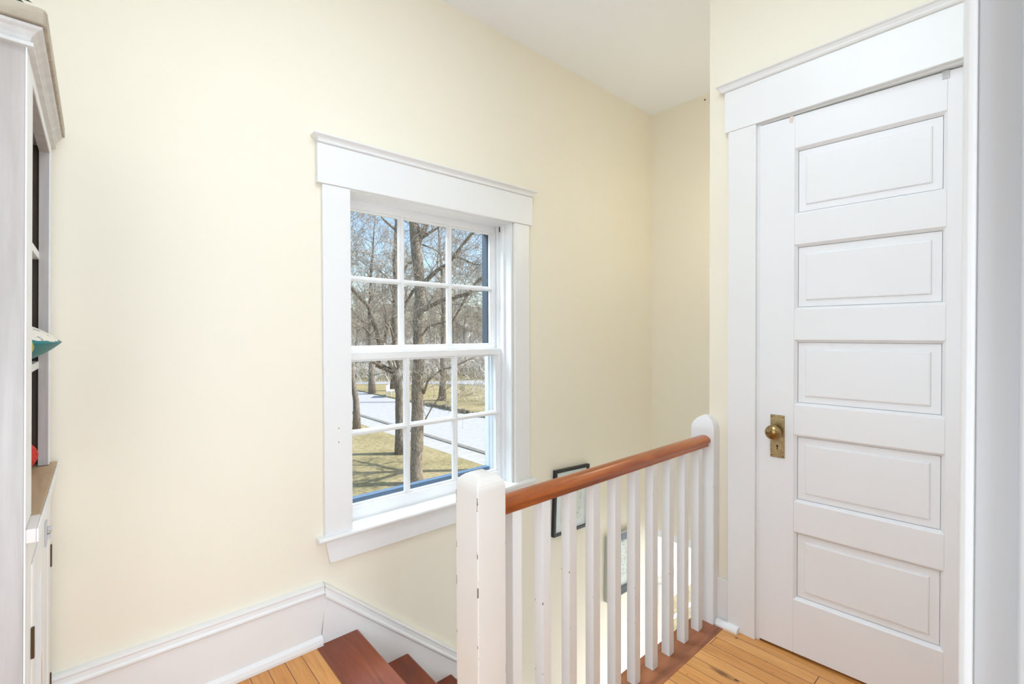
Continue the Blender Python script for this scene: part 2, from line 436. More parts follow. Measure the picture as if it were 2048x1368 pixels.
# ------------------------------------------------------------------ windows
def head_cap(x0, x1, z0, face):
    """small crown: profile swept along X with returned ends, leaning out of the wall"""
    m = MB()
    prof = [(.000, 0), (.006, .002), (.008, .007), (.005, .010), (.011, .018), (.020, .023), (.024, .025), (.024, .030), (0, .031)]
    def ring(o, z):
        return [(x0+.024-o-.002, WY, z0+z), (x0+.024-o-.002, face-o, z0+z), (x1-.024+o+.002, face-o, z0+z), (x1-.024+o+.002, WY, z0+z)]
    m.rings([ring(o, z) for o, z in prof])
    return m
def make_window(name, x0, x1, z0, z1, meet, label, rows=(2, 2), casing=.112):
    w = empty(name, ((x0+x1)/2, WY, z0)); struct(w, label, 'window')
    P = lambda mb, nm, m, **k: pb(mb, nm, m, w, **k)
    cl0, cl1, cr0, cr1 = x0-casing+.002, x0+.003, x1+.016, x1+.016+.106
    CF = 1.885
    P(MB().box(cl0, cl1, CF, WY, z0+.016, z1-.004), 'side_casing', 'trim', bevel=.003)
    P(MB().box(cr0, cr1, CF, WY, z0+.016, z1-.004), 'side_casing', 'trim', bevel=.003)
    P(MB().box(cl0-.020, cr1+.020, 1.879, WY, z1-.004, z1+.151), 'head_casing', 'trim', bevel=.002)
    P(head_cap(cl0-.036, cr1+.036, z1+.151, 1.877), 'head_cap', 'trim', bevel=.0008)
    # jambs: linings round the opening with inner stops
    j = MB()
    j.box(x0-.0095, x0+.006, WY-.004, 2.104, z0, z1+.009); j.box(x1, x1+.0095, WY-.004, 2.104, z0, z1+.009); j.box(x0+.006, x1, WY-.004, 2.104, z1-.008, z1+.009)
    P(j, 'jamb', 'trim')
    st = MB()
    st.box(x0+.004, x0+.016, 1.934, 1.971, z0+.02, z1-.008); st.box(x1-.011, x1+.001, 1.951, 1.971, z0+.02, z1-.008)
    st.box(x0+.005, x0+.014, 2.002, 2.018, z0+.02, z1-.008); st.box(x1-.009, x1+.001, 1.998, 2.016, z0+.02, z1-.008)
    P(st, 'sash_stop', 'trim', bevel=.0015)
    # stool with rounded nose, apron with slanted ends
    s = MB(); yn = 1.862
    prof = [(yn+.008, z0), (yn+.002, z0+.004), (yn, z0+.010), (yn+.002, z0+.016), (yn+.008, z0+.020), (1.99, z0+.020), (1.99, z0)]
    s.prism(prof, 0, cl0-.030, cr1+.034)
    s2 = MB(); s2.prism(prof[:5]+[(WY+.001, z0+.020), (WY+.001, z0)], 0, cl0-.030, cr1+.034)
    s2.box(x0, x1, WY, 1.99, z0, z0+.020)
    P(s2, 'stool', 'trim', bevel=.002)
    a = MB(); a.prism([(cl0+.002, z0), (cl0+.021, z0-.094), (cr1-.021, z0-.094), (cr1-.002, z0)], 1, 1.886, WY)
    P(a, 'apron', 'trim', bevel=.0015)
    # sashes
    lx0, lx1 = x0+.007, x1-.001
    si0, si1 = x0+.036, x1-.036                    # daylight edge centres
    pitch = (si1-si0)/3
    def sash(nm, yf, yb, zb, zt, brail, trail, stile):
        sh = MB()
        sl_, sr_ = si0-.004, si1+.004
        zl, zh = zb+brail, zt-trail
        sh.box(lx0, sl_, yf, yb, zb, zt); sh.box(sr_, lx1, yf, yb, zb, zt)
        sh.box(sl_, sr_, yf, yb, zb, zl); sh.box(sl_, sr_, yf, yb, zh, zt)
        zm = (zl+zh)/2
        cols = [sl_]+[si0+pitch*i for i in (1, 2)]+[sr_]
        for i in (1, 2):
            x = cols[i]
            sh.box(x-.0055, x+.0055, yf+.0004, yb-.004, zl, zh); sh.box(x-.0135, x-.0055, yf+.009, yb-.010, zl, zh); sh.box(x+.0055, x+.0135, yf+.009, yb-.010, zl, zh)
        for i in range(3):
            xa = cols[i]+(.0135 if i else 0); xb = cols[i+1]-(.0135 if i < 2 else 0)
            xa2 = cols[i]+(.0055 if i else 0); xb2 = cols[i+1]-(.0055 if i < 2 else 0)
            sh.box(xa2, xb2, yf+.0010, yb-.004, zm-.0045, zm+.0045)
            sh.box(xa, xb, yf+.009, yb-.010, zm-.0115, zm-.0045); sh.box(xa, xb, yf+.009, yb-.010, zm+.0045, zm+.0115)
            # moulded inner step round the outer edge of each light
            sh.box(xa, xb, yf+.009, yb-.010, zl, zl+.009); sh.box(xa, xb, yf+.009, yb-.010, zh-.009, zh)
        sh.box(sl_, sl_+.010, yf+.009, yb-.0101, zl+.009, zm-.0115); sh.box(sl_, sl_+.010, yf+.009, yb-.0101, zm+.0115, zh-.009)
        sh.box(sr_-.010, sr_, yf+.009, yb-.0101, zl+.009, zm-.0115); sh.box(sr_-.010, sr_, yf+.009, yb-.0101, zm+.0115, zh-.009)
        o = P(sh, nm, 'trim')
        g = MB().box(si0-.004, si1+.004, yb-.013, yb-.010, zb+brail*.6, zt-trail*.6).build('glass_panes', 'glass')
        g.parent = o; g.matrix_parent_inverse = Matrix()
        return o
    sash('lower_sash', 1.972, 2.006, z0+.020, meet, .055, .030, .034)
    sash('upper_sash', 2.0185, 2.052, meet-.010, z1-.008, .030, .037, .034)
    f = MB()
    f.box(x1-.036, x1, 2.062, 2.105, meet, z1); f.box(x0, x0+.036, 2.062, 2.105, meet, z1)
    f.box(x0+.036, x1-.036, 2.062, 2.105, z1-.03, z1)
    P(f, 'storm_frame', 'storm', bevel=.001)
    if name == 'window_1':
        for z in (.842, .786):
            P(MB().tube([(.729, CF+.0005, z), (.729, CF-.0006, z)], [.0022, .0020], 8), 'screw', 'dark')
        P(MB().box(x1-.0025, x1+.002, 1.990, 1.9945, z1-.040, z1-.012), 'sash_pulley', 'dark')
    f = MB()
    f.box(x1-.012, x1, 2.060, 2.075, z0, meet-.001); f.box(x1-.020, x1, 2.075, 2.105, z0, meet-.001); f.box(x0, x0+.020, 2.062, 2.105, z0, meet-.001)
    P(f, 'storm_frame', 'ext', bevel=.001)
    P(MB().box(x0+.0201, x1-.0201, 2.066, 2.10, z0, z0+.078), 'storm_sill', 'stormsill', bevel=.001)
    return w
make_window('window_1', *W1, 1.140, 'white double hung sash window overlooking the bare trees')
make_window('window_2', *W2, -1.45, 'lower stair window glimpsed between the far balusters')
bpy.context.view_layer.update()

# ------------------------------------------------------------------ panelled door
d1 = empty('door_1', (DX, .417, 0)); struct(d1, 'white five panel door standing slightly ajar', 'door')
P = lambda mb, nm, m, **k: pb(mb, nm, m, d1, **k)
cf = 1.950
P(MB().box(cf, DX, .762, .870, 0, 2.040), 'side_casing', 'trim', bevel=.002)
P(MB().box(cf, DX, HY+.001, DO[0]-.013, 0, 2.040), 'side_casing', 'trim', bevel=.002)
P(MB().box(cf-.003, DX, HY+.001, .884, 2.040, 2.204), 'head_casing', 'trim', bevel=.002)
m_ = MB(); prof = [(.000, 0), (.006, .001), (.010, .006), (.012, .012), (.018, .020), (.024, .023), (.026, .026), (0, .0265)]
def dring(o, z):
    return [(DX, HY+.001, 2.204+z), (cf-.003-o, HY+.001, 2.204+z), (cf-.003-o, .888+o, 2.204+z), (DX, .888+o, 2.204+z)]
m_.rings([dring(o, z) for o, z in prof]); P(m_, 'head_cap', 'trim', bevel=.0008)
j = MB(); j.box(DX-.004, 2.10, .749, .764, 0, 2.036); j.box(DX-.004, 2.10, DO[0]-.015, DO[0], 0, 2.036); j.box(DX-.004, 2.10, DO[0]-.015, .764, 2.034, 2.046)
j.box(2.034, 2.05, .735, .750, 0, 2.034); j.box(2.034, 2.05, DO[0], .75, 2.02, 2.036)
P(j, 'jamb', 'trim', bevel=.001)
TH = math.radians(2.8)
# leaf built in its own frame: along = distance from the latch edge, deep = into the wall
pivot = Vector((1.960, .757, 0)); along = Vector((math.sin(TH), -math.cos(TH), 0)); deep = Vector((math.cos(TH), math.sin(TH), 0))
def leafxf(mb):
    mb.v = [tuple(pivot+along*a+deep*d+Vector((0, 0, z))) for a, d, z in mb.v]; return mb
panels = [(.2135, .4710), (.5843, .8380), (.9490, 1.1935), (1.3072, 1.5495), (1.6615, 1.9090)]
A0, A1, L0, L1 = .1275, .5475, .006, .668
m_ = MB()
m_.box(L0, A0, 0, .036, .011, 2.030); m_.box(A1, L1, 0, .036, .011, 2.030)
zz = [.011]+[z for p in panels for z in p]+[2.030]
for i in range(0, len(zz), 2): m_.box(A0, A1, 0.0002, .036, zz[i], zz[i+1])
leaf = P(leafxf(m_), 'door_leaf', 'door', bevel=.0015)
for (za, zb) in panels:
    q = MB()
    def rg(ins, dp): return [(A0+ins, dp, za+ins), (A1-ins, dp, za+ins), (A1-ins, dp, zb-ins), (A0+ins, dp, zb-ins)]
    # sloping sticking, flat border, raised field
    q.rings([rg(-.001, .001), rg(.004, .006), rg(.0088, .0125), rg(.0090, .021), rg(.0106, .021), rg(.0106, .0150), rg(.034, .0150), rg(.0365, .0095), rg(.040, .0085), rg(.050, .0085)], close=False)
    q.f.append(tuple(len(q.v)-4+k for k in range(4)))
    o = leafxf(q).build('door_panel', 'door'); o.parent = leaf
# escutcheon plate, knob, keyhole
q = MB(); q.box(.0475, .0975, -.004, 0, .741, .905)
pl = P(leafxf(q), 'escutcheon_plate', 'brass', bevel=.0015)
for a, z in ((.0535, .897), (.0915, .897), (.0535, .749), (.0915, .749)):
    q = MB(); q.tube([(a, -.0039, z), (a, -.0048, z)], [.0022, .0020], 10); o = leafxf(q).build('screw', 'dark'); o.parent = pl
q = MB(); n = 14
q.tube([(.0725, -.0040, .786), (.0725, -.0046, .786)], [.0036, .0036], n); q.box(.0710, .0740, -.0046, -.004, .772, .786)
o = leafxf(q).build('keyhole', 'dark'); o.parent = pl
q = MB(); kc = (.0695, .8425)
prof = [(0, .0100), (.006, .0100), (.009, .0085), (.018, .0080), (.024, .0100), (.028, .0200), (.032, .0262), (.038, .0285), (.044, .0275), (.050, .0225), (.054, .0150), (.056, .0070), (.0565, .001)]
q.rings([[(kc[0]+r_*math.cos(2*PI*k/32), -.004-d_, kc[1]+r_*math.sin(2*PI*k/32)) for k in range(32)] for d_, r_ in prof])
P(leafxf(q), 'door_knob', 'knob', smooth=True)
q = MB(); q.box(.0052, .0062, .006, .022, .828, .862)
P(leafxf(q), 'latch_bolt', 'iron')
# over-door hooks
def hook(a, m, label, wd, ln):
    q = MB(); q.box(a-wd/2, a+wd/2, -.0022, -.0004, 2.030-ln, 2.0325); q.box(a-wd/2, a+wd/2, -.0022, .038, 2.0308, 2.0325)
    q.box(a-wd/2, a+wd/2, .0364, .038, 1.99, 2.0325)
    o = leafxf(q).build('over_door_hook', m, bevel=.0006)
    tag(o, label, 'hook', 'hook brackets over the door top')
hook(.116, 'pink', 'small pinkish hook bracket over the door top near the knob side', .013, .022)
hook(.5435, 'grey', 'small grey hook bracket over the door top beside the foreground casing', .017, .024)

# ------------------------------------------------------------------ foreground doorway lining
b = MB()
yo = .0545
b.prism([(.615, .0442), (.6125, .0444), (.611, .0465), (.6110, .0500), (.613, .0535), (.617, .0545), (.70, .0545), (.70, .0442)], 2, 0, 2.12)
b.prism([(-.15, .034), (-.15, .0545), (-.24, .0545), (-.24, .034)], 2, 0, 2.12)
b.box(-.24, .70, .034, .0545, 2.04, 2.15)
r = empty('trim_2', (.62, 0, 0)); struct(r, 'blurred white doorway lining close at the right edge', 'door casing')
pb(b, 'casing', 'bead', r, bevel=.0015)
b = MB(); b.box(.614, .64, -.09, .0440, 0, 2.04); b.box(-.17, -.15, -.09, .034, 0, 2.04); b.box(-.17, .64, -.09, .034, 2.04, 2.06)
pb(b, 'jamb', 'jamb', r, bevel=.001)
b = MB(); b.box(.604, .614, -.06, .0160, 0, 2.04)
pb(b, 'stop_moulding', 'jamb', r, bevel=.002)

# ------------------------------------------------------------------ staircase
RISE, RUN, NX = .205, .231, .803
st = empty('staircase', (.803, 1.45, 0)); tag(st, 'red-brown wooden stairs descending beside the white skirt board', 'stairs')
P = lambda mb, nm, m, **k: pb(mb, nm, m, st, **k)
TY0, TY1 = 1.004, 1.880
def nosed(x0, x1, z, y0, y1):
    m = MB(); m.prism([(x0, z-.028), (x1-.008, z-.028), (x1-.002, z-.024), (x1, z-.014), (x1-.002, z-.004), (x1-.008, z), (x0, z)], 1, y0, y1); return m
m_ = nosed(.6325, NX, .001, TY0, TY1); m_.box(.6325, NX, .876, TY0, -.022, .001)
P(m_, 'landing_nosing', 'tread', bevel=.001)
for k in range(1, 14):
    P(nosed(NX+RUN*(k-1)-.03, NX+RUN*k, -RISE*k, TY0, TY1), 'tread', 'tread', bevel=.001)
for k in range(14):
    x = NX+RUN*k-.03
    P(MB().box(x-.018, x, TY0, TY1, -RISE*(k+1)+(.0 if k < 13 else 0), -RISE*k-.028), 'riser', 'trim')
sl = -.879
zt = lambda x: .236+(x-.668)*sl
b = MB(); xe = 3.9
b.prism([(.664, .12), (.690, .192), (.690, .214-.0), (xe, zt(xe)-.043), (xe, zt(xe)-.44), (.645, -.23), (.650, -.02)], 1, TY1, WY-.0016)
P(b, 'skirt_board', 'trim')
# sloped cap moulding on the skirt
m_ = MB(); ang = math.atan(-sl); 
prof = [(WY-.0016, 0), (BF-.004, 0), (BF-.010, .006), (BF-.010, .012), (BF-.004, .017), (BF-.003, .031), (BF-.006, .035), (BF-.005, .041), (BF+.004, .043), (WY-.0016, .043)]
n = len(prof)
def sp(x): return [(x, y, zt(x)-.0585+z*1.36) for y, z in prof]
m_.rings([sp(.668), sp(xe)])
P(m_, 'skirt_cap_moulding', 'trim', bevel=.001)

# ------------------------------------------------------------------ railing
rl = empty('stair_railing', (.733, .955, 0)); tag(rl, 'white baluster railing with varnished brown handrail along the stairwell', 'railing')
P = lambda mb, nm, m, **k: pb(mb, nm, m, rl, **k)
def newel(x0, x1, y0, y1, zs, za, half_full=None):
    m = MB(); cx, cy = (x0+x1)/2, (y0+y1)/2; hx, hy = (x1-x0)/2, (y1-y0)/2
    rings = []
    for z, s in [(.0025, 1), (zs-.004, 1), (zs+.002, .985), (zs+.010, .93), (zs+.018, .82), (zs+.025, .64), (zs+.030, .42), (za-.001, .2), (za, .06)]:
        rings.append([(cx-hx*s, cy-hy*s, z), (cx+hx*s, cy-hy*s, z), (cx+hx*s, cy+hy*s, z), (cx-hx*s, cy+hy*s, z)])
    return m.rings(rings)
P(newel(.688, .778, .909, 1.002, .838, .871), 'newel_post', 'newelworn', bevel=.0025, origin=(.733, .955, .3))
m_ = MB()
fx0, fx1, fy0, fy1, zs = 1.9185, 1.9695, .9135, 1.013, .822
cy = (fy0+fy1)/2; hy = (fy1-fy0)/2
rings = []
for z, s, o in [(0, 1, 0), (zs-.004, 1, 0), (zs+.004, .985, .001), (zs+.016, .90, .004), (zs+.030, .72, .010), (zs+.042, .44, .018), (zs+.050, .12, .026)]:
    rings.append([(fx0+o, cy-hy*s, z), (fx1, cy-hy*s, z), (fx1, cy+hy*s, z), (fx0+o, cy+hy*s, z)])
P(m_.rings(rings), 'newel_post', 'newel', bevel=.003, origin=(1.9635, .9585, .3))
# handrail: mushroom profile
rp = []
cyr, zt_ = .955, .791
for k in range(0, 13):
    t = PI*k/12
    rp.append((cyr-.0285*math.cos(t), zt_-.020+.020*math.sin(t)))
rp += [(cyr+.0285, .768), (cyr+.027, .763), (cyr+.0215, .759), (cyr+.0195, .754), (cyr+.0195, .746)]
rp += [(cyr-.0195, .746), (cyr-.0195, .754), (cyr-.0215, .759), (cyr-.027, .763), (cyr-.0285, .768)]
P(MB().prism(rp, 0, .7775, 1.9190), 'handrail', 'rail', bevel=.0008)
first = None
for i in range(10):
    x = .8240+.1121*i
    if first is None:
        m_ = MB().box(x, x+.033, .935, .968, 0, .7464)
        first = P(m_, 'baluster', 'baluster', bevel=.0012, origin=(x+.0165, .9515, .3)); o = first
    else:
        o = first.copy(); COL.objects.link(o); o.location.x = first.location.x+.1121*i
bpy.context.view_layer.update()

# ------------------------------------------------------------------ pictures going down the stairs
def picture(x0, x1, z0, z1, tilt, fm, bar, depth, label, pm, inner=None):
    cx, cz = (x0+x1)/2, (z0+z1)/2
    r = empty('framed_picture', (cx, WY-.001, cz), (0, tilt, 0)); tag(r, label, 'picture', 'framed pictures on the stair wall')
    w, h = (x1-x0)/2, (z1-z0)/2
    m = MB()
    m.box(-w, -w+bar, -depth, 0, -h, h); m.box(w-bar, w, -depth, 0, -h, h); m.box(-w+bar, w-bar, -depth, 0, -h, -h+bar); m.box(-w+bar, w-bar, -depth, 0, h-bar, h)
    m.build('frame', fm, r, bevel=.0008)
    if inner:
        q = MB(); a, c, y = bar*.3, inner, -depth-.0012
        q.box(-w+a, -w+c, y, -depth, -h+a, h-a); q.box(w-c, w-a, y, -depth, -h+a, h-a); q.box(-w+c, w-c, y, -depth, -h+a, -h+c); q.box(-w+c, w-c, y, -depth, h-c, h-a)
        q.build('frame_face', 'charcoal', r)
    MB().box(-w+bar, w-bar, -depth*.55, -depth*.5, -h+bar, h-bar).build('mat_board', 'ceil', r)
    ins = bar+.045
    MB().box(-w+ins, w-ins, -depth*.55-.0015, -depth*.55, -h+ins, h-ins).build('print', pm, r)
    MB().box(-w+bar, w-bar, -depth*.75, -depth*.72, -h+bar, h-bar).build('glazing', 'glass', r)
picture(1.984, 2.292, .030, .415, math.radians(2.6), 'black', .017, .022, 'black framed picture on the stair wall, crossed by the handrail', 'print')
picture(2.473, 2.775, -.532, -.112, math.radians(1.6), 'silver', .022, .030, 'pale grey framed picture lower on the stair wall, seen only between balusters', 'print2', .054)
q = MB(); q.tube([(FX, 1.509, 2.762), (FX-.006, 1.509, 2.762), (FX-.008, 1.509, 2.762)], [.0035, .0035, .002], 10)
tag(q.build('wall_nail', 'dark'), 'tiny dark nail head high on the far yellow wall by the ceiling', 'nail')

# ------------------------------------------------------------------ whitewashed hutch on the left
hu = empty('hutch_cupboard', (-.1145, 1.252, 0), (0, math.radians(.8), 0))
tag(hu, 'tall whitewashed hutch cupboard with open shelves against the left wall', 'cupboard')
def H(mb, nm, m, par=None, **k): return mb.build(nm, m, par or hu, **k)
Wd, Dp, Ht = .630, .290, 1.757          # local: x<=0 goes back, y along the front, z up
H(MB().box(-Dp, -.0025, 0, .020, 0, Ht), 'side_panel', 'wash', bevel=.001)
H(MB().box(-Dp, -.0025, Wd-.02, Wd, 0, Ht), 'side_panel', 'wash', bevel=.001)
H(MB().box(-Dp, -Dp+.012, .02, Wd-.02, .05, Ht), 'back_panel', 'darkwood')
H(MB().box(-Dp+.012, -.021, .0201, .0225, .86, Ht-.01), 'lining', 'darkwood')
H(MB().box(-Dp+.012, -.0215, Wd-.0225, Wd-.0201, .86, Ht-.01), 'lining', 'darkwood')
# face frame of the open upper part
def frame(y0_, y1_, z0_, z1_, m, k):
    # painted front layer over the panel edges, and the thickness behind it, greyed in place of shade
    ya, yb = max(y0_, .0205), min(y1_, Wd-.0205)
    m.box(-.0022, 0, y0_, y1_, z0_, z1_)
    if yb > ya: k.box(-.022, -.0022, ya, yb, z0_, z1_)
b = MB(); k_ = MB(); frame(0, .105, .860, Ht-.030, b, k_); b.box(-.0022, 0, 0, .0204, .831, .860); frame(Wd-.045, Wd, .860, Ht-.030, b, k_); frame(0, Wd, Ht-.030, Ht, b, k_)
H(b, 'face_frame', 'washfront'); H(k_, 'frame_edge', 'wash')
b = MB(); k_ = MB(); frame(0, .107, .10, .760, b, k_); frame(Wd-.014, Wd, .10, .760, b, k_); frame(0, Wd, .76, .831, b, k_); frame(0, Wd, 0, .10, b, k_)
H(b, 'lower_frame', 'washfront'); H(k_, 'frame_edge', 'wash')
for z in (1.430, 1.129):
    H(MB().box(-Dp+.012, -.021, .0226, Wd-.0226, z, z+.0195), 'shelf', 'washfront', bevel=.001)
b = MB(); b.prism([(-Dp+.012, .0205), (0, .0205), (0, .0005), (.0145, .0005), (.0145, Wd+.004), (-Dp+.012, Wd+.004)], 2, .832, .858)
H(b, 'counter', 'counter', bevel=.002)
H(MB().box(.0147, .0175, .001, Wd+.004, .8325, .8575), 'counter_edge', 'washfront', bevel=.0008)
# top crown: swept around near side and front
m_ = MB(); z0 = Ht-.004
prof = [(.000, 0), (.009, .001), (.009, .008), (.004, .010), (.006, .018), (.013, .027), (.020, .031), (.022, .036), (0, .037)]
def cr(o, z): return [(-Dp, 0-o, z0+z), (o, 0-o, z0+z), (o, Wd, z0+z), (-Dp, Wd, z0+z)]
m_.rings([cr(o, z) for o, z in prof]); H(m_, 'crown_moulding', 'washpale', bevel=.0006)
b = MB(); zb = z0+.037
pr = [(-Dp-.005, -.030), (.016, -.030), (.0225, -.0285), (.026, -.024), (.0275, -.016), (.0275, Wd), (-Dp-.005, Wd)]
b.add([(x, y, zb) for x, y in pr]+[(x, y, zb+.030) for x, y in pr], [tuple(range(7))[::-1], tuple(range(7, 14))]+[(i, (i+1) % 7, 7+(i+1) % 7, 7+i) for i in range(7)])
H(b, 'top_board', 'topboard', bevel=.002)
# two doors with sunk panels
def hdoor(y0, y1, hinge_y):
    d = MB(); z0_, z1_ = .105, .756; sw = .080
    d.box(-.018, .002, y0, y0+sw, z0_, z1_); d.box(-.018, .002, y1-sw, y1, z0_, z1_); d.box(-.018, .002, y0+sw, y1-sw, z0_, z0_+sw); d.box(-.018, .002, y0+sw, y1-sw, z1_-sw, z1_)
    o = H(d, 'cupboard_door', 'washfront', bevel=.0015)
    H(MB().box(-.014, -.008, y0+sw, y1-sw, z0_+sw, z1_-sw), 'door_panel', 'wash', o)
    for hz in (.200, .565):
        H(MB().box(-.004, .0055, hinge_y-.005, hinge_y+.005, hz, hz+.062), 'hinge', 'iron', o, bevel=.001)
    return o
hdoor(.1090, .4000, .107); dr = hdoor(.4035, .6140, .612)
b = MB(); b.box(.002, .006, .404, .436, .690, .750); b.box(.006, .013, .408, .430, .708, .718); b.tube([(.006, .419, .730), (.015, .419, .730)], [.006, .008], 12)
H(b, 'latch', 'grey', dr, bevel=.0008)
bpy.context.view_layer.update()

# things on and in the hutch
def pillow(cx, cy, cz, a, bb, c):
    m = MB(); nu, nv = 28, 16; rings = []
    for i in range(nv+1):
        ph = -PI/2+PI*i/nv
        ring = []
        for k in range(nu):
            t = 2*PI*k/nu
            ct, sn = math.cos(t), math.sin(t)
            e = .55
            px = math.copysign(abs(ct)**e, ct); py = math.copysign(abs(sn)**e, sn)
            rr = max(math.sin(PI*i/nv), .02)
            zz_ = math.copysign(1-rr**2.4, i-nv/2+.01)
            ring.append((cx+a*px*rr, cy+bb*py*rr, cz+c*zz_))
        rings.append(ring)
    return m.rings(rings)
q = pillow(-.178, 1.632, 1.2025, .112, .192, .051)
tag(q.build('fabric_pouch', 'pouch', smooth=True, origin=(-.178, 1.630, 1.195)), 'plump teal and white printed fabric pouch poking out of the hutch shelf', 'pouch')
q = MB(); rings = []
for i in range(17):
    ph = -PI/2+PI*i/16
    rings.append([(-.165+.046*max(math.cos(ph), .02)*math.cos(2*PI*k/24)*(1+.05*math.sin(5*k+i)), 1.745+.046*max(math.cos(ph), .02)*math.sin(2*PI*k/24)*(1+.05*math.sin(3*k+2*i)), .908+.046*math.sin(ph)) for k in range(24)])
q.rings(rings)
tag(q.build('wool_ball', 'red', smooth=True, origin=(-.165, 1.745, .9)), 'fuzzy red ball on the hutch counter in the shadow', 'ball')
pt = empty('leafy_plant', (-.168, 1.345, 1.826)); tag(pt, 'dark green leafy plant on top of the hutch', 'plant')
q = MB(); q.rings([[(r_*math.cos(2*PI*k/20), r_*math.sin(2*PI*k/20), z) for k in range(20)] for z, r_ in ((-.001, .040), (.02, .052), (.035, .055), (.036, .049), (.028, .046))])
q.build('pot', 'basket', pt)
q = MB()
for k in range(34):
    t = 2.4*k; el = .25+.9*((k*7) % 11)/11; ln = .075+.05*((k*5) % 7)/7; wd = .016
    d = Vector((math.cos(t)*math.cos(el), math.sin(t)*math.cos(el), math.sin(el))); s_ = d.cross(Vector((0, 0, 1))).normalized()
    p0 = Vector((0, 0, .03)); mid = p0+d*ln*.55+Vector((0, 0, .012)); tip = p0+d*ln-Vector((0, 0, .02))
    up = d.cross(s_).normalized()*.002
    q.add([p0, mid+s_*wd, tip, mid-s_*wd, mid+up*2, p0-up, tip-up], [(0, 1, 4), (1, 2, 4), (2, 3, 4), (3, 0, 4), (0, 3, 2, 1)])
q.build('leaves', 'leaf', pt)

# ------------------------------------------------------------------ outdoors
G = -3.6
struct(MB().box(-60, 10.6, 2.6, 140, G-.3, G).build('lawn', 'lawn'), 'yellow green spring lawn under the nearest trees', 'lawn')
struct(MB().box(10.6, 11.6, -10, 120, G-.3, G+.005).build('sidewalk', 'walk'), 'pale pavement between lawn and street', 'pavement')
struct(MB().box(11.6, 11.85, -10, 120, G-.3, G+.04).build('kerb', 'kerb'), 'thin grey kerb on the near side of the street', 'kerb')
struct(MB().box(11.85, 16.9, -10, 120, G-.3, G-.06).build('road', 'road'), 'broad sun bleached street', 'road')
struct(MB().box(16.9, 130, -10, 140, G-.3, G+.02).build('verge', 'lawn'), 'tan grass across the street', 'grass')
# second, curving lane beyond
m_ = MB(); cl = [(12, 50.5), (17, 46.6), (20, 44.6), (24.5, 40.2), (29, 36.6), (36, 33.5), (48, 31)]
L = []; R_ = []
for i, p in enumerate(cl):
    a = Vector(cl[max(i-1, 0)]); c = Vector(cl[min(i+1, len(cl)-1)]); dn = (c-a).normalized(); nn = Vector((-dn.y, dn.x))
    wdt = 1.3 if i < 4 else 2.4
    L.append(Vector(p)+nn*wdt); R_.append(Vector(p)-nn*wdt)
o_ = len(cl)
m_.add([(p.x, p.y, G+.05) for p in L]+[(p.x, p.y, G+.05) for p in R_]+[(p.x, p.y, G-.2) for p in L]+[(p.x, p.y, G-.2) for p in R_],
       [(i, i+1, o_+i+1, o_+i) for i in range(o_-1)]+[(2*o_+i, 3*o_+i, 3*o_+i+1, 2*o_+i+1) for i in range(o_-1)]+[(i, 2*o_+i, 2*o_+i+1, i+1) for i in range(o_-1)]+[(o_+i, o_+i+1, 3*o_+i+1, 3*o_+i) for i in range(o_-1)])
struct(m_.build('lane', 'road'), 'narrow pale lane beyond the tan grass', 'lane')

rnd = random.Random(11)
def perp(d, rr):
    a = Vector((rr.uniform(-1, 1), rr.uniform(-1, 1), rr.uniform(-1, 1))); a = a-d*a.dot(d)
    return a.normalized() if a.length > 1e-3 else Vector((1, 0, 0))
def branch(m, p, d, ln, r, lev, rr, kids, lift=.12, rmin=.004):
    n = 4 if lev > 1 else 3
    pts = [p.copy()]; rad = [r]
    for i in range(n):
        d = (d+perp(d, rr)*.28+Vector((0, 0, lift*.6))).normalized()
        p = p+d*(ln/n); pts.append(p.copy()); rad.append(max(r*(1-.75*(i+1)/n), rmin))
    m.tube(pts, rad, 5 if r > .03 else 3, cap=False)
    if lev > 0:
        for _ in range(kids[lev-1]):
            t = rr.uniform(.2, 1.0)*n; i = min(int(t), n-1); f = t-i
            q = pts[i].lerp(pts[i+1], f); dd = (pts[i+1]-pts[i]).normalized()
            a = rr.uniform(.5, 1.1)
            nd = (dd*math.cos(a)+perp(dd, rr)*math.sin(a)).normalized()
            branch(m, q, nd, ln*rr.uniform(.4, .68), max(r*.45*(1-.5*t/n), rmin), lev-1, rr, kids, lift, rmin)

